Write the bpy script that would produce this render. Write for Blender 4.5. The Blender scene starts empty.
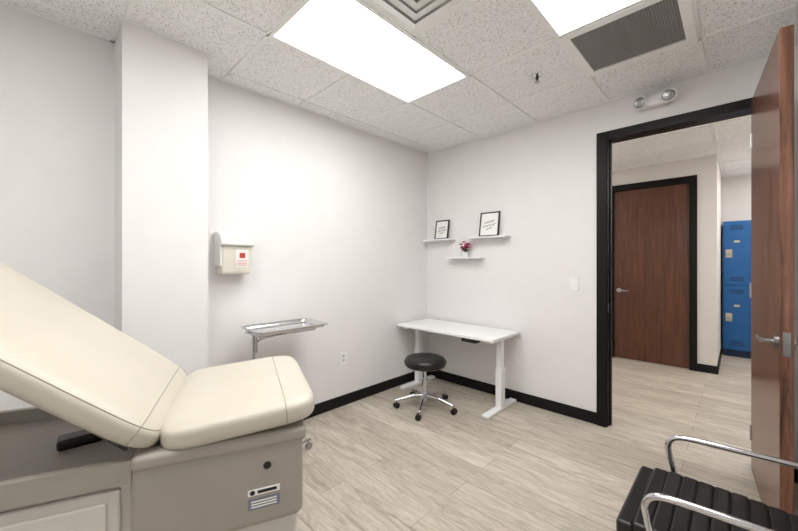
import bpy, bmesh, math, random
from mathutils import Vector, Matrix
random.seed(4)
scene=bpy.context.scene
try:
    scene.view_settings.view_transform='Standard'
    scene.view_settings.look='None'
except Exception: pass
H=2.74
# ---------------------------------------------------------------- materials
def newmat(name):
    m=bpy.data.materials.new(name); m.use_nodes=True
    nt=m.node_tree; b=nt.nodes['Principled BSDF']
    return m,nt,b
def lin(c):
    return tuple(((v/255)/12.92 if v/255<=0.04045 else ((v/255+0.055)/1.055)**2.4) for v in c)+(1,)
def mat(name,rgb,rough=.5,metal=0,bump=0,bscale=200,var=0,coat=0,spec=.5):
    m,nt,b=newmat(name)
    c=lin(rgb)
    b.inputs['Base Color'].default_value=c
    b.inputs['Roughness'].default_value=rough
    b.inputs['Metallic'].default_value=metal
    b.inputs['Specular IOR Level'].default_value=spec
    b.inputs['Coat Weight'].default_value=coat
    tc=nt.nodes.new('ShaderNodeTexCoord')
    n=nt.nodes.new('ShaderNodeTexNoise'); n.inputs['Scale'].default_value=bscale; n.inputs['Detail'].default_value=3
    nt.links.new(tc.outputs['Object'],n.inputs['Vector'])
    if var>0:
        n2=nt.nodes.new('ShaderNodeTexNoise'); n2.inputs['Scale'].default_value=6
        nt.links.new(tc.outputs['Object'],n2.inputs['Vector'])
        r=nt.nodes.new('ShaderNodeValToRGB')
        r.color_ramp.elements[0].position=.3; r.color_ramp.elements[1].position=.7
        r.color_ramp.elements[0].color=tuple(v*(1-var) for v in c[:3])+(1,)
        r.color_ramp.elements[1].color=tuple(min(1,v*(1+var)) for v in c[:3])+(1,)
        nt.links.new(n2.outputs['Fac'],r.inputs['Fac']); nt.links.new(r.outputs['Color'],b.inputs['Base Color'])
    if bump>0:
        bp=nt.nodes.new('ShaderNodeBump'); bp.inputs['Strength'].default_value=bump; bp.inputs['Distance'].default_value=.002
        nt.links.new(n.outputs['Fac'],bp.inputs['Height']); nt.links.new(bp.outputs['Normal'],b.inputs['Normal'])
    return m
def emis(name,rgb,s):
    m=bpy.data.materials.new(name); m.use_nodes=True; nt=m.node_tree; nt.nodes.clear()
    e=nt.nodes.new('ShaderNodeEmission'); e.inputs[0].default_value=lin(rgb); e.inputs[1].default_value=s
    o=nt.nodes.new('ShaderNodeOutputMaterial'); nt.links.new(e.outputs[0],o.inputs[0]); return m
M={}
M['wall']=mat('wall_paint',(230,228,227),.75,bump=.5,bscale=110,var=.012)
M['hallwall']=mat('hall_wall_paint',(218,212,207),.75,bump=.25,bscale=140)
M['black']=mat('black_trim',(17,14,14),.42,spec=.22)
M['base']=mat('black_rubber_base',(16,16,17),.5,spec=.25)
M['white']=mat('white_laminate',(238,238,239),.35)
M['grid']=mat('grid_white',(242,242,241),.5)
M['chrome']=mat('chrome',(208,208,211),.13,metal=1)
M['steel']=mat('brushed_steel',(170,170,171),.28,metal=1,bump=.1,bscale=300)
M['tray']=mat('polished_tray_steel',(214,214,216),.16,metal=1)
M['vinylb']=mat('black_vinyl',(13,13,14),.33,bump=.3,bscale=350)
M['blackp']=mat('black_plastic',(13,13,14),.4)
M['cream']=mat('cream_vinyl',(196,189,175),.32,bump=.35,bscale=380,var=.02)
M['pipe']=mat('cream_seam',(158,149,134),.5)
M['taupe']=mat('taupe_plastic',(160,154,144),.5,bump=.3,bscale=420,var=.03)
M['ltaupe']=mat('light_panel_plastic',(206,202,195),.45)
M['vent']=mat('vent_grey',(150,149,147),.5)
M['throat']=mat('diffuser_inner',(196,195,192),.6)
M['dark']=mat('dark_hollow_shade',(66,66,68),.8)  # dark colour stands in for the shade inside openings
M['bin']=mat('cream_bin_plastic',(222,217,204),.25)
M['binlid']=mat('bin_cabinet_plastic',(224,223,220),.3)
M['paper']=mat('paper',(240,239,236),.7)
M['red']=mat('red_print',(190,72,56),.5)
M['grey']=mat('grey_print',(120,125,140),.5)
M['blue']=mat('blue_locker_paint',(18,88,148),.4)
M['blued']=mat('dark_blue_slot',(8,36,68),.6)
M['tan']=mat('tan_plate',(190,180,150),.4,metal=.3)
M['pink']=mat('pink_petal',(190,50,110),.6)
M['pink2']=mat('magenta_petal',(140,20,66),.6)
M['leaf']=mat('green_leaf',(60,85,50),.6)
M['glass']=mat('lamp_lens',(150,150,150),.2,metal=.7)
M['lit']=emis('troffer_lens',(255,255,253),12.8)
M['lith']=emis('hall_added_light_lens',(255,253,249),12.3)  # glow for the unseen troffers added to light the hall
# ceiling tile
m,nt,b=newmat('acoustic_tile'); M['tile']=m
tc=nt.nodes.new('ShaderNodeTexCoord')
n=nt.nodes.new('ShaderNodeTexNoise'); n.inputs['Scale'].default_value=105; n.inputs['Detail'].default_value=5; n.inputs['Roughness'].default_value=.68
nt.links.new(tc.outputs['Object'],n.inputs['Vector'])
r=nt.nodes.new('ShaderNodeValToRGB'); r.color_ramp.elements[0].position=.34; r.color_ramp.elements[1].position=.48
r.color_ramp.elements[0].color=lin((172,172,172)); r.color_ramp.elements[1].color=lin((246,246,246))
nt.links.new(n.outputs['Fac'],r.inputs['Fac']); nt.links.new(r.outputs['Color'],b.inputs['Base Color'])
bp=nt.nodes.new('ShaderNodeBump'); bp.inputs['Strength'].default_value=.4; bp.inputs['Distance'].default_value=.003
nt.links.new(n.outputs['Fac'],bp.inputs['Height']); nt.links.new(bp.outputs['Normal'],b.inputs['Normal'])
b.inputs['Roughness'].default_value=.9
# floor planks
m,nt,b=newmat('oak_vinyl_planks'); M['floor']=m
tc=nt.nodes.new('ShaderNodeTexCoord')
br=nt.nodes.new('ShaderNodeTexBrick'); br.offset=.37; br.inputs['Scale'].default_value=1
br.inputs['Brick Width'].default_value=1.52; br.inputs['Row Height'].default_value=.18
br.inputs['Mortar Size'].default_value=.0018; br.inputs['Mortar Smooth'].default_value=.3
br.inputs['Color1'].default_value=lin((213,204,190)); br.inputs['Color2'].default_value=lin((192,182,168)); br.inputs['Mortar'].default_value=lin((140,130,116))
nt.links.new(tc.outputs['Object'],br.inputs['Vector'])
mp=nt.nodes.new('ShaderNodeMapping'); mp.inputs['Scale'].default_value=(1.3,8,1)
nt.links.new(tc.outputs['Object'],mp.inputs['Vector'])
n=nt.nodes.new('ShaderNodeTexNoise'); n.inputs['Scale'].default_value=2.2; n.inputs['Detail'].default_value=9; n.inputs['Roughness'].default_value=.74; n.inputs['Distortion'].default_value=1.4
nt.links.new(mp.outputs[0],n.inputs['Vector'])
r=nt.nodes.new('ShaderNodeValToRGB'); r.color_ramp.elements[0].position=.32; r.color_ramp.elements[1].position=.60
r.color_ramp.elements[0].color=(.58,.55,.52,1); r.color_ramp.elements[1].color=(1.0,1.0,1.0,1)
nt.links.new(n.outputs['Fac'],r.inputs['Fac'])
mx=nt.nodes.new('ShaderNodeMix'); mx.data_type='RGBA'; mx.blend_type='MULTIPLY'; mx.inputs[0].default_value=1
nt.links.new(br.outputs['Color'],mx.inputs[6]); nt.links.new(r.outputs['Color'],mx.inputs[7])
mp2=nt.nodes.new('ShaderNodeMapping'); mp2.inputs['Scale'].default_value=(4,70,1)
nt.links.new(tc.outputs['Object'],mp2.inputs['Vector'])
n2=nt.nodes.new('ShaderNodeTexNoise'); n2.inputs['Scale'].default_value=2; n2.inputs['Detail'].default_value=4
nt.links.new(mp2.outputs[0],n2.inputs['Vector'])
r2=nt.nodes.new('ShaderNodeValToRGB'); r2.color_ramp.elements[0].position=.35; r2.color_ramp.elements[1].position=.6
r2.color_ramp.elements[0].color=(.85,.84,.83,1); r2.color_ramp.elements[1].color=(1,1,1,1)
nt.links.new(n2.outputs['Fac'],r2.inputs['Fac'])
mx2=nt.nodes.new('ShaderNodeMix'); mx2.data_type='RGBA'; mx2.blend_type='MULTIPLY'; mx2.inputs[0].default_value=1
nt.links.new(mx.outputs[2],mx2.inputs[6]); nt.links.new(r2.outputs['Color'],mx2.inputs[7])
nt.links.new(mx2.outputs[2],b.inputs['Base Color']); b.inputs['Roughness'].default_value=.42
# wood
def wood(name,c1,c2,rough=.3,dist=1.1):
    m,nt,b=newmat(name)
    tc=nt.nodes.new('ShaderNodeTexCoord')
    mp=nt.nodes.new('ShaderNodeMapping'); mp.inputs['Scale'].default_value=(11,11,.6)
    nt.links.new(tc.outputs['Object'],mp.inputs['Vector'])
    n=nt.nodes.new('ShaderNodeTexNoise'); n.inputs['Scale'].default_value=2.4; n.inputs['Detail'].default_value=10; n.inputs['Roughness'].default_value=.78; n.inputs['Distortion'].default_value=dist
    nt.links.new(mp.outputs[0],n.inputs['Vector'])
    r=nt.nodes.new('ShaderNodeValToRGB'); r.color_ramp.elements[0].position=.36; r.color_ramp.elements[1].position=.64
    r.color_ramp.elements[0].color=lin(c1); r.color_ramp.elements[1].color=lin(c2)
    nt.links.new(n.outputs['Fac'],r.inputs['Fac']); nt.links.new(r.outputs['Color'],b.inputs['Base Color'])
    b.inputs['Roughness'].default_value=rough
    return m
M['wood']=wood('walnut_veneer',(64,40,30),(136,93,73),.25)
M['woodh']=wood('walnut_veneer_hall',(66,37,25),(110,68,46),.33)
# ---------------------------------------------------------------- helpers
def empty(name,loc=(0,0,0),rz=0):
    e=bpy.data.objects.new(name,None); scene.collection.objects.link(e)
    e.location=loc; e.rotation_euler=(0,0,rz); e.empty_display_size=.1
    return e
def mkobj(name,bm,material,parent=None,smooth=False,loc=(0,0,0),rot=None):
    bmesh.ops.recalc_face_normals(bm,faces=bm.faces)
    me=bpy.data.meshes.new(name); bm.to_mesh(me); bm.free()
    if material: me.materials.append(M[material] if isinstance(material,str) else material)
    if smooth:
        for p in me.polygons: p.use_smooth=True
    o=bpy.data.objects.new(name,me); scene.collection.objects.link(o)
    o.location=loc
    if rot is not None: o.rotation_euler=rot
    if parent: o.parent=parent
    return o
def addbox(bm,x0,x1,y0,y1,z0,z1):
    vs=[bm.verts.new((x,y,z)) for x in (x0,x1) for y in (y0,y1) for z in (z0,z1)]
    for f in ((0,1,3,2),(4,6,7,5),(0,4,5,1),(2,3,7,6),(0,2,6,4),(1,5,7,3)):
        bm.faces.new([vs[i] for i in f])
def box(name,x0,x1,y0,y1,z0,z1,m,parent=None,bevel=0,seg=3,rot=None):
    c=((x0+x1)/2,(y0+y1)/2,(z0+z1)/2)
    bm=bmesh.new(); addbox(bm,x0-c[0],x1-c[0],y0-c[1],y1-c[1],z0-c[2],z1-c[2])
    o=mkobj(name,bm,m,parent,loc=c,rot=rot)
    if bevel:
        md=o.modifiers.new('b','BEVEL'); md.width=bevel; md.segments=seg; md.limit_method='NONE'
        for p in o.data.polygons: p.use_smooth=True
        w=o.modifiers.new('w','WEIGHTED_NORMAL')
    return o
def boxes(name,lst,m,parent=None):
    bm=bmesh.new()
    for b_ in lst: addbox(bm,*b_)
    return mkobj(name,bm,m,parent)
def smoothpts(pts,n=8,closed=False):
    P=[Vector(p) for p in pts]; out=[]
    N=len(P); rng=range(N if closed else N-1)
    for i in rng:
        if closed: a,b_,c,d=P[(i-1)%N],P[i],P[(i+1)%N],P[(i+2)%N]
        else: a,b_,c,d=P[max(i-1,0)],P[i],P[i+1],P[min(i+2,N-1)]
        for k in range(n):
            t=k/n
            out.append(.5*((2*b_)+(-a+c)*t+(2*a-5*b_+4*c-d)*t*t+(-a+3*b_-3*c+d)*t**3))
    if not closed: out.append(P[-1])
    return out
def addtube(bm,pts,r,seg=12,closed=False):
    P=[Vector(p) for p in pts]; N=len(P); rings=[]
    T=[]
    for i in range(N):
        if closed: t=P[(i+1)%N]-P[i-1]
        else: t=P[min(i+1,N-1)]-P[max(i-1,0)]
        T.append(t.normalized())
    up=Vector((0,0,1)) if abs(T[0].z)<.9 else Vector((1,0,0))
    nrm=(up-T[0]*up.dot(T[0])).normalized()
    for i in range(N):
        nrm=(nrm-T[i]*nrm.dot(T[i])).normalized(); bi=T[i].cross(nrm)
        if isinstance(r,(list,tuple)):
            f=i/(N-1)*(len(r)-1); k0=min(int(f),len(r)-2); rr=r[k0]+(r[k0+1]-r[k0])*(f-k0)
        else: rr=r
        rings.append([bm.verts.new(P[i]+(nrm*math.cos(2*math.pi*k/seg)+bi*math.sin(2*math.pi*k/seg))*rr) for k in range(seg)])
    for i in range(N if closed else N-1):
        A=rings[i];B=rings[(i+1)%N]
        for k in range(seg): bm.faces.new((A[k],A[(k+1)%seg],B[(k+1)%seg],B[k]))
    if not closed:
        bm.faces.new(rings[0]); bm.faces.new(list(reversed(rings[-1])))
def autosm(o,ang=40):
    me=o.data; bm=bmesh.new(); bm.from_mesh(me)
    for e in bm.edges:
        if len(e.link_faces)==2 and e.calc_face_angle(0)>math.radians(ang): e.smooth=False
    bm.to_mesh(me); bm.free()
def tube(name,pts,r,m,parent=None,seg=12,closed=False,sm=0,loc=(0,0,0),rot=None):
    if sm: pts=smoothpts(pts,sm,closed)
    bm=bmesh.new(); addtube(bm,pts,r,seg,closed)
    o=mkobj(name,bm,m,parent,smooth=True,loc=loc,rot=rot); autosm(o); return o
def lathe(name,prof,m,parent=None,loc=(0,0,0),seg=40,rot=None,ang=35):
    bm=bmesh.new(); rings=[]
    for r,z in prof:
        rings.append([bm.verts.new((max(r,1e-5)*math.cos(2*math.pi*k/seg),max(r,1e-5)*math.sin(2*math.pi*k/seg),z)) for k in range(seg)])
    for i in range(len(rings)-1):
        for k in range(seg): bm.faces.new((rings[i][k],rings[i][(k+1)%seg],rings[i+1][(k+1)%seg],rings[i+1][k]))
    bm.faces.new(rings[0]); bm.faces.new(rings[-1])
    o=mkobj(name,bm,m,parent,smooth=True,loc=loc,rot=rot); autosm(o,ang); return o
def _cs(t,e): v=math.cos(t); return math.copysign(abs(v)**e,v)
def _sn(t,e): v=math.sin(t); return math.copysign(abs(v)**e,v)
def superell(name,a,b_,c,e1,e2,m,parent=None,loc=(0,0,0),rot=None,nu=96,nv=40,deform=None):
    bm=bmesh.new(); rings=[]
    for j in range(1,nv):
        th=-math.pi/2+math.pi*j/nv
        ring=[]
        for i in range(nu):
            ph=2*math.pi*i/nu
            p=Vector((a*_cs(th,e1)*_cs(ph,e2),b_*_cs(th,e1)*_sn(ph,e2),c*_sn(th,e1)))
            if deform: p=deform(p)
            ring.append(bm.verts.new(p))
        rings.append(ring)
    for j in range(len(rings)-1):
        for i in range(nu): bm.faces.new((rings[j][i],rings[j][(i+1)%nu],rings[j+1][(i+1)%nu],rings[j+1][i]))
    bm.faces.new(rings[0]); bm.faces.new(rings[-1])
    return mkobj(name,bm,m,parent,smooth=True,loc=loc,rot=rot)
def seam_cross(name,a,b_,c,e1,e2,x0,parent,loc,rot,deform,r=.0018):
    bb=b_*(1-abs(x0/a)**(2/e2))**(e2/2)
    pts=[]
    N=120
    for i in range(N):
        t=2*math.pi*i/N
        y=b_*_cs(t,e1*.99); z=None
        rho=(abs(x0/a)**(2/e2)+abs(y/b_)**(2/e2))**(e2/2)
        if rho>=1:
            y=math.copysign(bb,y); z=0
        else: z=math.copysign(c*(1-rho**(2/e1))**(e1/2),math.sin(t))
        p=deform(Vector((x0,y,z)))
        if not pts or (p-pts[-1]).length>.002: pts.append(p)
    return tube(name,pts,r,'pipe',parent,seg=8,closed=True,loc=loc,rot=rot)
def seam_round(name,a,b_,c,e1,e2,th,parent,loc,rot,deform,r=.0018):
    pts=[]
    for i in range(240):
        ph=2*math.pi*i/240
        p=deform(Vector((a*_cs(th,e1)*_cs(ph,e2),b_*_cs(th,e1)*_sn(ph,e2),c*_sn(th,e1))))
        if not pts or (p-pts[-1]).length>.002: pts.append(p)
    return tube(name,pts,r,'pipe',parent,seg=8,closed=True,loc=loc,rot=rot)
# ---------------------------------------------------------------- room shell
XR=3.35; YB=-4.6; T=.12
HY0,HY1=T,2.53
ox0,ox1,oz=1.952,2.835,2.43
boxes('floor',[(-.15,4.1,YB-.15,4.35,-.06,0)],'floor')
boxes('ceiling',[(-.15,4.1,YB-.15,4.35,H,H+.06)],'tile')
boxes('wall_left',[(-T,0,YB,T,0,H)],'wall')
boxes('wall_pillar',[(0,.292,-3.007,-2.569,0,H)],'wall')
boxes('wall_back',[(0,ox0,0,T,0,H),(ox1,4.0,0,T,0,H),(ox0,ox1,0,T,oz,H)],'wall')
boxes('wall_right',[(XR,XR+T,YB,0,0,H)],'wall')
boxes('wall_front',[(-T,XR+T,YB-T,YB,0,H)],'wall')
dx0,dx1,dz=1.43,2.31,2.44
boxes('wall_hall_far',[(-.12,dx0,HY1,HY1+.12,0,H),(dx1,2.565,HY1,HY1+.12,0,H),(dx0,dx1,HY1,HY1+.12,dz,H),(2.445,2.565,HY1+.12,4.2,0,H)],'hallwall')
boxes('wall_hall_end',[(2.445,4.0,4.2,4.32,0,H)],'hallwall')
boxes('wall_hall_left',[(-.24,-.12,T,HY1+.12,0,H)],'hallwall')
boxes('wall_hall_right',[(4.0,4.12,0,4.32,0,H)],'hallwall')
bh=.1;bt=.012
boxes('baseboard_left',[(0,bt,-2.569,0,0,bh),(0,bt,YB,-3.007,0,bh),(0,.292+bt,-3.007-bt,-3.007,0,bh),(.292,.292+bt,-3.007,-2.569,0,bh),(0,.292+bt,-2.569,-2.569+bt,0,bh)],'base')
boxes('baseboard_back',[(bt,1.884,-bt,0,0,bh),(2.91,XR,-bt,0,0,bh)],'base')
boxes('baseboard_right',[(XR-bt,XR,YB,-bt,0,bh)],'base')
boxes('baseboard_hall',[(-.12,1.36,HY1-bt,HY1,0,bh),(2.376,2.565+bt,HY1-bt,HY1,0,bh),(2.565,2.565+bt,HY1,3.7,0,bh),(2.9,4.0,4.2-bt,4.2,0,bh)],'base')
cw=.068
boxes('trim_1',[(ox0-cw,ox0+.004,-.018,0,0,oz+.055),(ox1-.004,ox1+cw,-.018,0,0,oz+.055),(ox0,ox1,-.018,0,oz-.012,oz+.055),
   (ox0,ox0+.012,0,T,0,oz),(ox1-.012,ox1,0,T,0,oz),(ox0+.012,ox1-.012,0,T,oz-.012,oz),
   (ox0-.06,ox0+.004,T,T+.015,0,oz+.055),(ox1-.004,ox1+.06,T,T+.015,0,oz+.055),(ox0,ox1,T,T+.015,oz-.012,oz+.055),
   (ox0+.012,ox0+.024,.05,.09,0,oz-.012)],'black')
boxes('trim_2',[(dx0-.07,dx0+.003,HY1-.018,HY1,0,dz+.068),(dx1-.003,dx1+.068,HY1-.018,HY1,0,dz+.068),(dx0,dx1,HY1-.018,HY1,dz-.012,dz+.068),
   (dx0,dx0+.012,HY1,HY1+.12,0,dz),(dx1-.012,dx1,HY1,HY1+.12,0,dz),(dx0+.012,dx1-.012,HY1,HY1+.12,dz-.012,dz)],'black')
box('strike_plate',ox0+.012,ox0+.014,.012,.04,.96,1.04,'steel')
w=.022; z0=H-.006
boxes('trim_3',[(0,w,-2.569,0,z0,H),(0,w,YB,-3.007,z0,H),(0,.292+w,-3.007-w,-3.007,z0,H),(.292,.292+w,-3.007,-2.569,z0,H),(0,.292+w,-2.569,-2.569+w,z0,H),
  (w,XR,-w,0,z0,H),(XR-w,XR,YB,-w,z0,H),(w,XR-w,YB,YB+w,z0,H),(-.12,2.565,HY1-w,HY1,z0,H),(2.565,2.565+w,HY1-w,4.2,z0,H),(2.565,4,4.2-w,4.2,z0,H),(-.12,4,T,T+w,z0,H)],'grid')
bars=[]; g=.012; zb=H-.007
xs=[.14+.61*i for i in range(6)]; ys=[-1.16+.61*i for i in range(-5,9)]
for xx in xs:
    if xx<XR-.05:
        if xx<.29: bars+= [(xx-g,xx+g,-2.54,-.02,zb,H),(xx-g,xx+g,YB+.02,-3.03,zb,H)]
        else: bars.append((xx-g,xx+g,YB+.02,-.02,zb,H))
    if xx<2.5: bars.append((xx-g,xx+g,T+.02,HY1-.02,zb,H))
    else: bars.append((xx-g,xx+g,T+.02,4.18,zb,H))
for yy in ys:
    if YB+.05<yy<-.05:
        x_0=.32 if -3.03<yy<-2.55 else .022
        bars.append((x_0,XR-.02,yy-g,yy+g,zb,H))
    elif .2<yy<HY1-.05: bars.append((-.1,3.98,yy-g,yy+g,zb,H))
    elif HY1<yy<4.15: bars.append((2.59,3.98,yy-g,yy+g,zb,H))
boxes('ceiling_grid',bars,'grid')
def troffer(x0,x1,y0,y1,m='lit'):
    e=empty('ceiling_light',((x0+x1)/2,(y0+y1)/2,H))
    a=(x1-x0)/2;b_=(y1-y0)/2; f=.022
    boxes('frame',[(-a,-a+f,-b_,b_,-.012,0),(a-f,a,-b_,b_,-.012,0),(-a+f,a-f,-b_,-b_+f,-.012,0),(-a+f,a-f,b_-f,b_,-.012,0)],'grid',e)
    boxes('lens',[(-a+f,a-f,-b_+f,b_-f,-.009,-.001)],m,e)
troffer(.75,1.36,-2.38,-1.16)
troffer(1.97,2.58,-2.38,-1.16)
troffer(1.36,1.97,-4.21,-2.99)  # unseen troffer added behind the camera for more room light
troffer(.14,.75,.67,1.89,'lith')  # unseen, added behind the back wall to light the hall
troffer(3.19,3.80,.67,1.89,'lith')  # second added hall light, kept hidden from view
troffer(3.19,3.80,2.5,3.72,'lith')  # another unseen hall light, out of the camera's view
e=empty('ceiling_air_diffuser',(1.665,-2.075,H))
bm=bmesh.new()
def ring(bm,a0,z_0,a1,z_1,th=.003):
    for k in range(4):
        R=Matrix.Rotation(k*math.pi/2,3,'Z')
        pts=[Vector((-a0,-a0,z_0)),Vector((a0,-a0,z_0)),Vector((a1,-a1,z_1)),Vector((-a1,-a1,z_1))]
        lo=[bm.verts.new(R@p) for p in pts]; hi=[bm.verts.new(R@(p+Vector((0,0,th)))) for p in pts]
        bm.faces.new(lo); bm.faces.new(hi)
        for i in range(4): bm.faces.new((lo[i],lo[(i+1)%4],hi[(i+1)%4],hi[i]))
ring(bm,.3,-.006,.262,-.006)
for a in (.262,.205,.15,.095): ring(bm,a,-.010,a-.05,-.024)
addbox(bm,-.045,.045,-.045,.045,-.024,-.02)
mkobj('vanes',bm,'grid',e)
boxes('throat',[(-.262,.262,-.262,.262,-.0085,0)],'throat',e)
e=empty('ceiling_return_vent',(2.275,-.855,H))
boxes('frame',[(-.3,-.25,-.3,.3,-.014,0),(.25,.3,-.3,.3,-.014,0),(-.25,.25,-.3,-.25,-.014,0),(-.25,.25,.25,.3,-.014,0)],'grid',e)
boxes('cavity_shade',[(-.25,.25,-.25,.25,-.002,0)],'dark',e)  # flat plate painted dark as the shade behind the louvers
sl=[(-.25,.25,-.25+i*.0125,-.25+i*.0125+.0045,-.006,-.003) for i in range(40)]
sl+=[(-.25+i*.0125,-.25+i*.0125+.0045,-.25,.25,-.007,-.002) for i in range(40)]
boxes('louvers',sl,'vent',e)
e=empty('fire_sprinkler',(1.709,-.824,H))
lathe('escutcheon',[(.001,-.0),(.036,-.0),(.034,-.006),(.012,-.012),(.001,-.012)],'chrome',e)
lathe('body',[(.001,-.01),(.011,-.01),(.011,-.03),(.006,-.035),(.006,-.05),(.001,-.05)],'blackp',e,seg=16)
lathe('deflector',[(.001,-.05),(.019,-.05),(.019,-.054),(.001,-.054)],'steel',e,seg=20)
# ---------------------------------------------------------------- doors
def lever(parent,loc,axis,direction,m='steel',s=1):
    ax=Vector(axis); dr=Vector(direction); L=Vector(loc)
    tube('lever_rose',[L,L+ax*.012],.033*s,m,parent,seg=24)
    tube('lever_neck',[L+ax*.01,L+ax*.055],.011*s,m,parent)
    tube('lever_handle',[L+ax*.052-dr*.012,L+ax*.055+dr*.03,L+ax*.055+dr*.08,L+ax*.048+dr*.125],[.011,.011,.0095,.008],m,parent,sm=5)
hx,hy=2.812,-.022
fx,fy=2.885,-.955
ang=math.atan2(fy-hy,fx-hx); Ld=math.hypot(fx-hx,fy-hy)
d1=empty('door_1',(hx,hy,0),ang)
box('leaf',.0,Ld,0,.045,.008,2.462,'wood',d1,bevel=.0015,seg=1)
lever(d1,(Ld-.07,0,1.01),(0,-1,0),(-1,0,0))
lever(d1,(Ld-.07,.045,1.01),(0,1,0),(-1,0,0))
box('latch_plate',Ld,Ld+.002,.010,.035,.955,1.065,'steel',d1)
box('latch_bolt',Ld,Ld+.012,.016,.029,.998,1.022,'steel',d1)
for i,z in enumerate((.25,1.2,2.2)): tube('hinge_%d'%(i+1),[(-.006,.0,z-.05),(-.006,.0,z+.05)],.007,'steel',d1)
d2=empty('door_2',(dx0+.012,HY1+.03,0))
box('leaf',.002,dx1-dx0-.026,0,.045,.008,dz-.016,'woodh',d2)
lever(d2,(.065,0,.985),(0,-1,0),(1,0,0))
# ---------------------------------------------------------------- lockers
def locker(x0):
    e=empty('locker',(x0,3.78,0))
    box('cabinet',0,.3,.012,.4,.1,2.0,'blue',e)
    box('plinth',.01,.29,.03,.39,0,.1,'blued',e)
    for i,(a,b_) in enumerate(((.115,1.045),(1.06,1.985))):
        box('door_%d'%(i+1),.008,.292,0,.014,a,b_,'blue',e,bevel=.003,seg=2)
        boxes('vents_%d'%(i+1),[(.08,.22,-.004,0,a+q,a+q+.008) for q in (.06,.085,.11)]+[(.08,.22,-.004,0,b_-q,b_-q+.008) for q in (.06,.085,.11)],'blued',e)
        mid=(a+b_)/2
        box('handle_plate_%d'%(i+1),.03,.10,-.007,0,mid-.06,mid+.06,'tan',e,bevel=.003,seg=2)
        box('handle_pull_%d'%(i+1),.048,.08,-.022,-.005,mid-.03,mid+.015,'steel',e,bevel=.003,seg=2)
        box('number_plate_%d'%(i+1),.12,.18,-.003,0,mid+.16,mid+.19,'tan',e)
locker(2.59); locker(2.895)
# ---------------------------------------------------------------- wall devices
e=empty('power_outlet',(0,-1.276,.459))
box('plate',0,.006,-.037,.037,-.058,.058,'white',e,bevel=.003)
for i,z in enumerate((-.02,.02)):
    box('socket_%d'%(i+1),.005,.008,-.016,.016,z-.014,z+.014,'bin',e,bevel=.002)
    boxes('slots_%d'%(i+1),[(.008,.0085,-.008,-.005,z-.003,z+.008),(.008,.0085,.005,.008,z-.003,z+.008),(.008,.0085,-.002,.002,z-.010,z-.006)],'dark',e)
e=empty('light_switch',(1.70,0,1.194))
box('plate',-.038,.038,-.006,0,-.058,.058,'white',e,bevel=.003)
box('rocker',-.016,.016,-.010,-.005,-.032,.032,'paper',e,bevel=.002)
e=empty('emergency_light',(2.292,0,2.628))
superell('housing',.12,.038,.050,.6,.6,'binlid',e,loc=(0,-.04,0),nu=48,nv=24)
box('wall_plate',-.075,.075,-.012,0,-.045,.045,'binlid',e,bevel=.01)
for i,s in enumerate((-1,1)):
    lathe('lamp_head_%d'%(i+1),[(.001,-.03),(.03,-.03),(.044,.0),(.050,.018),(.05,.026),(.042,.024),(.040,.016),(.001,.014)],'binlid',e,loc=(s*.088,-.065,0),rot=(math.radians(100),0,math.radians(s*6)),seg=28)
    lathe('lamp_lens_%d'%(i+1),[(.001,.012),(.040,.014),(.034,.021),(.001,.024)],'glass',e,loc=(s*.088,-.065,0),rot=(math.radians(100),0,math.radians(s*6)),seg=28)
# ---------------------------------------------------------------- sharps container
e=empty('sharps_container',(0,-2.325,1.30))
box('back_plate',0,.012,-.118,.118,0,.30,'binlid',e,bevel=.004)
bm=bmesh.new()
prof=[(.012,.0),(.12,.0),(.128,.02),(.14,.21),(.012,.21)]
def extr(bm,prof,y0,y1):
    A=[bm.verts.new((x,y0,z)) for x,z in prof];B=[bm.verts.new((x,y1,z)) for x,z in prof]
    bm.faces.new(A);bm.faces.new(list(reversed(B)))
    n_=len(prof)
    for i in range(n_): bm.faces.new((A[i],A[(i+1)%n_],B[(i+1)%n_],B[i]))
extr(bm,prof,-.104,.104)
o=mkobj('bin',bm,'bin',e); md=o.modifiers.new('b','BEVEL'); md.width=.012; md.segments=4
bm=bmesh.new()
extr(bm,[(.0,.205),(.158,.205),(.162,.22),(.158,.245),(.135,.275),(.10,.298),(.06,.308),(.0,.31)],-.118,.118)
o=mkobj('lid_cabinet',bm,'binlid',e); md=o.modifiers.new('b','BEVEL'); md.width=.008; md.segments=3
box('lid_slot',.128,.15,-.07,.07,.25,.264,'bin',e,bevel=.004)
box('side_rail_1',.012,.13,-.117,-.103,.06,.21,'binlid',e,bevel=.003)
box('side_rail_2',.012,.13,.103,.117,.06,.21,'binlid',e,bevel=.003)
tilt=math.atan2(.012,.19)
box('label',.1355,.137,-.01,.080,.05,.18,'paper',e,rot=(0,tilt,0))
box('label_symbol',.1370,.1385,.014,.056,.118,.156,'red',e,rot=(0,tilt,0))
boxes('label_text',[(.134,.1367,.0,.070,.065+.012*i,.068+.012*i) for i in range(4)],'red',e)
# ---------------------------------------------------------------- desk
e=empty('standing_desk',(.62,-.29,0))
box('top',-.59,.59,-.275,.262,.680,.706,'white',e,bevel=.004)
for i,xx in enumerate((-.50,.52)):
    box('foot_%d'%(i+1),xx-.035,xx+.035,-.285,.262,0,.03,'white',e,bevel=.008)
    box('column_lower_%d'%(i+1),xx-.03,xx+.03,-.045,.03,.025,.40,'white',e,bevel=.004)
    box('column_upper_%d'%(i+1),xx-.024,xx+.024,-.038,.023,.38,.66,'white',e,bevel=.003)
    box('bracket_%d'%(i+1),xx-.03,xx+.03,-.22,.2,.655,.681,'white',e,bevel=.003)
box('beam',-.50,.52,-.03,.02,.635,.668,'white',e)
box('control_keypad',.26,.42,-.272,-.20,.645,.681,'blackp',e,bevel=.006)
box('control_box',-.1,.2,.03,.13,.642,.681,'blackp',e,bevel=.004)
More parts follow.
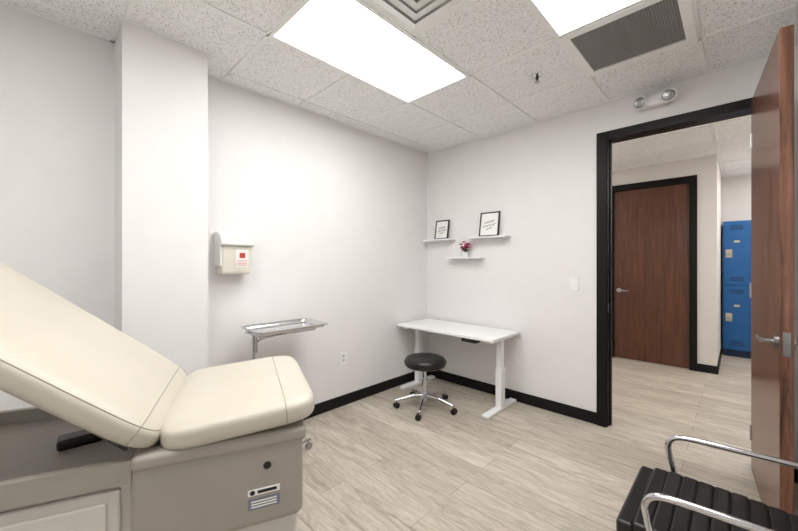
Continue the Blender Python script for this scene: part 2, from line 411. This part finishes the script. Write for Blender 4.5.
# ---------------------------------------------------------------- stool
e=empty('rolling_stool',(.60,-.755,0),math.radians(12))
lathe('seat',[(.001,.395),(.17,.395),(.188,.402),(.198,.418),(.2,.435),(.198,.452),(.188,.470),(.165,.481),(.10,.486),(.001,.487)],'vinylb',e,seg=56,ang=80)
lathe('seat_piping',[(.197,.432),(.203,.436),(.203,.442),(.197,.446)],'blackp',e,seg=56)
lathe('seat_pan',[(.001,.37),(.06,.37),(.16,.39),(.17,.397),(.001,.397)],'blackp',e)
lathe('gas_lift',[(.001,.1),(.028,.1),(.028,.27),(.016,.272),(.016,.375),(.001,.375)],'chrome',e,seg=24)
lathe('hub',[(.001,.075),(.04,.075),(.042,.09),(.036,.13),(.029,.145),(.001,.145)],'chrome',e,seg=24)
tube('height_lever',[(.02,0,.38),(.1,.02,.375),(.17,.04,.36)],.005,'blackp',e,sm=4)
for k in range(5):
    a=2*math.pi*k/5; c,s=math.cos(a),math.sin(a)
    tube('leg_%d'%(k+1),[(c*.03,s*.03,.118),(c*.12,s*.12,.112),(c*.22,s*.22,.088),(c*.285,s*.285,.074)],[.022,.019,.016,.014],'chrome',e,sm=4)
    R=a+1.2*k; wc=Vector((c*.285,s*.285,0))
    off=Vector((math.cos(R),math.sin(R),0))*.012; pr=Vector((-off.y,off.x,0)).normalized()
    tube('caster_stem_%d'%(k+1),[wc+Vector((0,0,.078)),wc+Vector((0,0,.045))],.007,'chrome',e)
    tube('caster_wheels_%d'%(k+1),[wc+off+pr*.022+Vector((0,0,.026)),wc+off+pr*.006+Vector((0,0,.026))],.026,'blackp',e,seg=24)
    tube('caster_wheel_pair_%d'%(k+1),[wc+off-pr*.022+Vector((0,0,.026)),wc+off-pr*.006+Vector((0,0,.026))],.026,'blackp',e,seg=24)
    tube('caster_axle_%d'%(k+1),[wc+off-pr*.02+Vector((0,0,.03)),wc+off+pr*.02+Vector((0,0,.03))],.016,'blackp',e,seg=16)
# ---------------------------------------------------------------- shelves
def shelf(x0,x1,z):
    e=empty('floating_shelf',((x0+x1)/2,0,z)); a=(x1-x0)/2
    box('board',-a,a,-.115,0,-.016,0,'white',e,bevel=.002,seg=2)
    boxes('bracket',[(-a+.04,-a+.055,-.07,0,-.022,-.016),(a-.055,a-.04,-.07,0,-.022,-.016)],'white',e)
shelf(.03,.42,1.66); shelf(.65,1.10,1.66); shelf(.36,.81,1.447)
def frame(x,z,w_,h_,sc):
    e=empty('picture_frame',(x,-.052,z+.0015)); e.rotation_euler=(math.radians(-9),0,0)
    a=w_/2; t=.012
    boxes('frame',[(-a,-a+t,-.008,.008,0,h_),(a-t,a,-.008,.008,0,h_),(-a+t,a-t,-.008,.008,0,t),(-a+t,a-t,-.008,.008,h_-t,h_)],'blackp',e)
    boxes('print',[(-a+t,a-t,-.002,.006,t,h_-t)],'paper',e)
    for j,(zz,wd) in enumerate(((.60,.5),(.45,.62),(.32,.3))):
        pts=[]; n_=12
        for i in range(n_+1):
            u=i/n_; pts.append((-a*wd+2*a*wd*u,-.003,h_*zz+math.sin(i*2.1+sc+j)*.012*(1 if j<2 else .4)+.02*(u-.5)))
        tube('script_%d'%(j+1),pts,.0022,'blackp',e,seg=6,sm=3)
frame(.255,1.66,.19,.225,0); frame(.875,1.66,.225,.26,2)
e=empty('potted_flowers',(.595,-.06,1.448))
lathe('pot',[(.001,0),(.026,0),(.034,.05),(.036,.052),(.031,.05),(.001,.045)],'white',e,seg=24)
bm=bmesh.new()
heads=[]
for i in range(18):
    a=random.uniform(0,6.28); r=random.uniform(.01,.07); z=.08+random.uniform(0,.095)*(1-.4*r/.07)
    p=Vector((r*math.cos(a)*1.1,r*math.sin(a)*.45,z)); heads.append(p)
    addtube(bm,smoothpts([(0,0,.045),(p.x*.4,p.y*.4,.045+(z-.045)*.6),p],3),.0016,6)
mkobj('stems',bm,'leaf',e)
for k,mm in enumerate(('pink','pink2')):
    bm=bmesh.new()
    for p in heads[k::2]:
        for j in range(7):
            a=j*.9; d_=Vector((math.cos(a),math.sin(a),.5+.2*(j%2))).normalized()
            Mx=Matrix.Translation(p+d_*.011)@d_.to_track_quat('Z','Y').to_matrix().to_4x4()@Matrix.Diagonal((.009,.006,.014,1))
            bmesh.ops.create_icosphere(bm,subdivisions=1,radius=1,matrix=Mx)
    mkobj('petals_%d'%(k+1),bm,mm,e,smooth=True)
bm=bmesh.new()
for i in range(12):
    a=i*.52; d_=Vector((math.cos(a),math.sin(a)*.6,.3)).normalized()
    Mx=Matrix.Translation(Vector((0,0,.065))+d_*.026)@d_.to_track_quat('Z','Y').to_matrix().to_4x4()@Matrix.Diagonal((.010,.003,.025,1))
    bmesh.ops.create_icosphere(bm,subdivisions=2,radius=1,matrix=Mx)
mkobj('leaves',bm,'leaf',e,smooth=True)
# ---------------------------------------------------------------- mayo stand
e=empty('instrument_stand',(.285,-2.025,0))
zt=.885
bm=bmesh.new()
def rrect(a,b_,r,z,n=6):
    pts=[]
    for cx,cy,s in ((a-r,b_-r,0),(-a+r,b_-r,1),(-a+r,-b_+r,2),(a-r,-b_+r,3)):
        for i in range(n+1):
            t=(s+i/n)*math.pi/2; pts.append(Vector((cx+r*math.cos(t),cy+r*math.sin(t),z)))
    return pts
rings=[[bm.verts.new(p) for p in rrect(*q)] for q in ((.176,.276,.036,zt+.020),(.177,.277,.037,zt+.026),(.172,.272,.034,zt+.030),(.162,.262,.03,zt+.028),(.152,.252,.028,zt+.004),(.145,.245,.026,zt+.001))]
for A,B in zip(rings,rings[1:]):
    for i in range(len(A)): bm.faces.new((A[i],A[(i+1)%len(A)],B[(i+1)%len(A)],B[i]))
bm.faces.new(rings[-1])
o=mkobj('tray',bm,'tray',e,smooth=True); autosm(o,50)
md=o.modifiers.new('s','SOLIDIFY'); md.thickness=.002
tube('tray_support_ring',[(-.12,-.255,zt-.014),(-.12,.17,zt-.014),(-.09,.21,zt-.014),(.09,.21,zt-.014),(.12,.17,zt-.014),(.12,-.255,zt-.014)],.006,'chrome',e)
tube('tray_support_bar',[(-.12,-.245,zt-.014),(.12,-.245,zt-.014)],.008,'chrome',e)
tube('support_bracket',[(0,-.245,zt-.014),(0,-.245,zt-.07)],.014,'chrome',e)
tube('post_inner',[(0,-.245,.45),(0,-.245,zt-.03)],.0095,'chrome',e)
tube('post_outer',[(0,-.245,.06),(0,-.245,.62)],.0135,'chrome',e)
tube('brace',[(0,-.245,zt-.095),(0,-.20,zt-.055),(0,-.1,zt-.042),(0,.05,zt-.018)],.008,'chrome',e,sm=4)
tube('brace_2',[(.045,-.245,zt-.014),(.045,-.245,zt-.12),(.02,-.245,zt-.14),(0,-.245,zt-.145)],.008,'chrome',e)
tube('lock_knob',[(0,-.245,.62),(.045,-.245,.62)],.012,'blackp',e)
tube('base_frame',[(.18,.10,.07),(.18,-.2,.07),(.14,-.245,.07),(-.16,-.245,.07),(-.2,-.2,.07),(-.2,.10,.07)],.012,'chrome',e)
for i,(a,b_) in enumerate(((.18,.09),(-.2,.09),(.15,-.24),(-.17,-.24))):
    tube('caster_stem_%d'%(i+1),[(a,b_,.07),(a,b_,.03)],.006,'chrome',e)
    tube('caster_%d'%(i+1),[(a-.01,b_,.025),(a+.01,b_,.025)],.025,'steel',e,seg=20)
# ---------------------------------------------------------------- guest chair
e=empty('guest_chair',(2.68,-1.64,0))
sz=.025
for i in range(10):
    x_0=-.25+i*.0495; dzv=-.016 if i==0 else (-.004 if i==1 else (0 if i<7 else -.003*(i-6)))
    box('seat_channel_%d'%(i+1),x_0,x_0+.053,-.235,.235,.395+dzv+sz,.452+dzv+sz,'vinylb',e,bevel=.012,seg=4)
box('seat_pan',-.235,.24,-.225,.225,.375+sz,.405+sz,'blackp',e,bevel=.006)
for i in range(9):
    z=.52+i*.052; xx=.255+i*.0113
    box('back_channel_%d'%(i+1),xx-.025,xx+.03,-.235,.235,z,z+.056,'vinylb',e,bevel=.014,seg=4,rot=(0,math.radians(12),0))
for i,yy in enumerate((-.268,.268)):
    tube('arm_frame_%d'%(i+1),[(-.175,yy,.012),(-.165,yy,.2),(-.135,yy,.42),(-.15,yy,.52),(-.155,yy,.575),(-.13,yy,.61),(-.07,yy,.622),(.08,yy,.628),(.2,yy,.632),(.27,yy,.63),(.305,yy,.60),(.305,yy,.5),(.28,yy,.3),(.30,yy,.012)],.0115,'chrome',e,sm=6)
    for j,xx in enumerate((-.175,.30)): lathe('glide_%d_%d'%(i+1,j+1),[(.001,0),(.017,0),(.015,.014),(.001,.014)],'blackp',e,loc=(xx,yy,0),seg=16)
tube('cross_tube_front',[(-.138,-.268,.405),(-.138,.268,.405)],.010,'chrome',e)
tube('cross_tube_rear',[(.285,-.268,.39),(.285,.268,.39)],.010,'chrome',e)
tube('back_rail',[(.305,-.268,.56),(.305,.268,.56)],.008,'chrome',e)
# ---------------------------------------------------------------- exam table
W=.672
ex=empty('exam_table',(1.516,-3.070,0),math.atan2(.929,.372))
def wr(x,y): # soft upholstery wrinkles
    return .0012*math.sin(31*x+9*math.sin(6*y))*math.sin(11*y+5*x)
def seatdef(p):
    p=p.copy(); k=max(0,min(1,p.z/.05)); p.z+= .010*(abs(p.y)/(W/2))**2+k*wr(p.x,p.y)
    return p
th=math.radians(4)
A=(.248,W/2+.008,.058,.55,.30); L=(.222,W/2,.846); R=(0,-th,0)
superell('seat_cushion',*A,'cream',ex,loc=L,rot=R,nu=200,nv=100,deform=seatdef)
seam_cross('seat_seam_cross',*A,.135,ex,L,R,seatdef)
bt_=math.radians(38.5); Lb=.98
bx,bz=-math.cos(bt_),math.sin(bt_); nx,nz=math.sin(bt_),math.cos(bt_)
c=(bx*(Lb/2-.025)-nx*.052, W/2, .885+bz*(Lb/2-.025)-nz*.052)
bdef=lambda p:Vector((p.x,p.y,p.z-.010*max(0,1-(p.y/(W/2))**2)))
A=(Lb/2,W/2+.010,.058,.55,.22)
superell('back_cushion',*A,'cream',ex,loc=c,rot=(0,bt_,0),nu=200,nv=100,deform=bdef)
seam_round('back_seam_edge',*A,.30,ex,c,(0,bt_,0),bdef)
seam_cross('back_seam_cross',*A,.415,ex,c,(0,bt_,0),bdef)
box('back_support_plate',c[0]-nx*.065-.36,c[0]-nx*.065+.36,.10,W-.10,c[2]-nz*.065-.015,c[2]-nz*.065+.015,'taupe',ex,bevel=.01,rot=(0,bt_,0))
tube('back_strut_1',[(-.12,.16,.78),(-.42,.16,1.04)],.012,'steel',ex)
tube('back_strut_2',[(-.12,W-.16,.78),(-.42,W-.16,1.04)],.012,'steel',ex)
box('body',-.72,.40,.05,W-.05,.06,.74,'ltaupe',ex,bevel=.02)
box('foot_plinth',-.66,.34,.1,W-.1,0,.07,'taupe',ex,bevel=.01)
box('upper_collar',-.085,.415,.012,W-.012,.50,.80,'taupe',ex,bevel=.03,seg=5)
box('collar_lip',-.08,.425,.005,W-.005,.765,.812,'taupe',ex,bevel=.015,seg=4)
boxes('tray_rim',[(-.75,-.08,.02,.045,.735,.80),(-.75,-.08,W-.045,W-.02,.735,.80),(-.75,-.725,.045,W-.045,.735,.80)],'taupe',ex)
box('tray_pan',-.725,-.08,.045,W-.045,.735,.75,'taupe',ex)
box('side_drawer',-.42,-.11,.035,.055,.30,.715,'ltaupe',ex,bevel=.008)
box('side_drawer_panel',-.39,-.14,.028,.04,.33,.685,'ltaupe',ex,bevel=.006)
box('side_drawer_pull',-.32,-.21,.016,.03,.62,.634,'ltaupe',ex,bevel=.004)
lathe('pivot_cap_ring',[(.001,0),(.021,0),(.020,.003),(.001,.003)],'taupe',ex,loc=(.295,.013,.705),rot=(math.radians(90),0,0),seg=28)
lathe('pivot_cap',[(.001,0),(.013,0),(.012,.006),(.001,.007)],'blackp',ex,loc=(.295,.013,.705),rot=(math.radians(90),0,0),seg=24)
box('brand_label',.235,.335,.0105,.0125,.612,.632,'paper',ex)
box('brand_label_text',.265,.325,.0098,.0106,.617,.627,'blackp',ex)
lathe('brand_logo',[(.001,0),(.008,0),(.008,.001),(.001,.001)],'blackp',ex,loc=(.249,.0106,.622),rot=(math.radians(90),0,0),seg=20)
box('warning_label',.235,.335,.0105,.0125,.565,.602,'grey',ex)
boxes('warning_label_text',[(.245,.325,.0098,.0106,.572+.009*i,.576+.009*i) for i in range(3)],'paper',ex)
box('hand_control',-.36,-.24,.30,.37,.75,.785,'blackp',ex,bevel=.01,rot=(0,0,.3))
tube('control_cord',[(-.24,.34,.765),(-.19,.38,.757),(-.15,.32,.757),(-.12,.39,.757),(-.09,.44,.757)],.005,'blackp',ex,sm=6)
# ---------------------------------------------------------------- camera
cam=bpy.data.cameras.new('camera'); co=bpy.data.objects.new('camera',cam); scene.collection.objects.link(co)
cam.sensor_width=36; cam.lens=348/798*36; cam.clip_start=.05
cam.shift_y=-2.5/798
co.location=(2.746,-3.321,1.382); co.rotation_euler=(math.radians(90),0,math.radians(44.2))
scene.camera=co
wd=bpy.data.worlds.new('world'); scene.world=wd; wd.use_nodes=True
wd.node_tree.nodes['Background'].inputs[0].default_value=(.8,.85,.9,1); wd.node_tree.nodes['Background'].inputs[1].default_value=.3
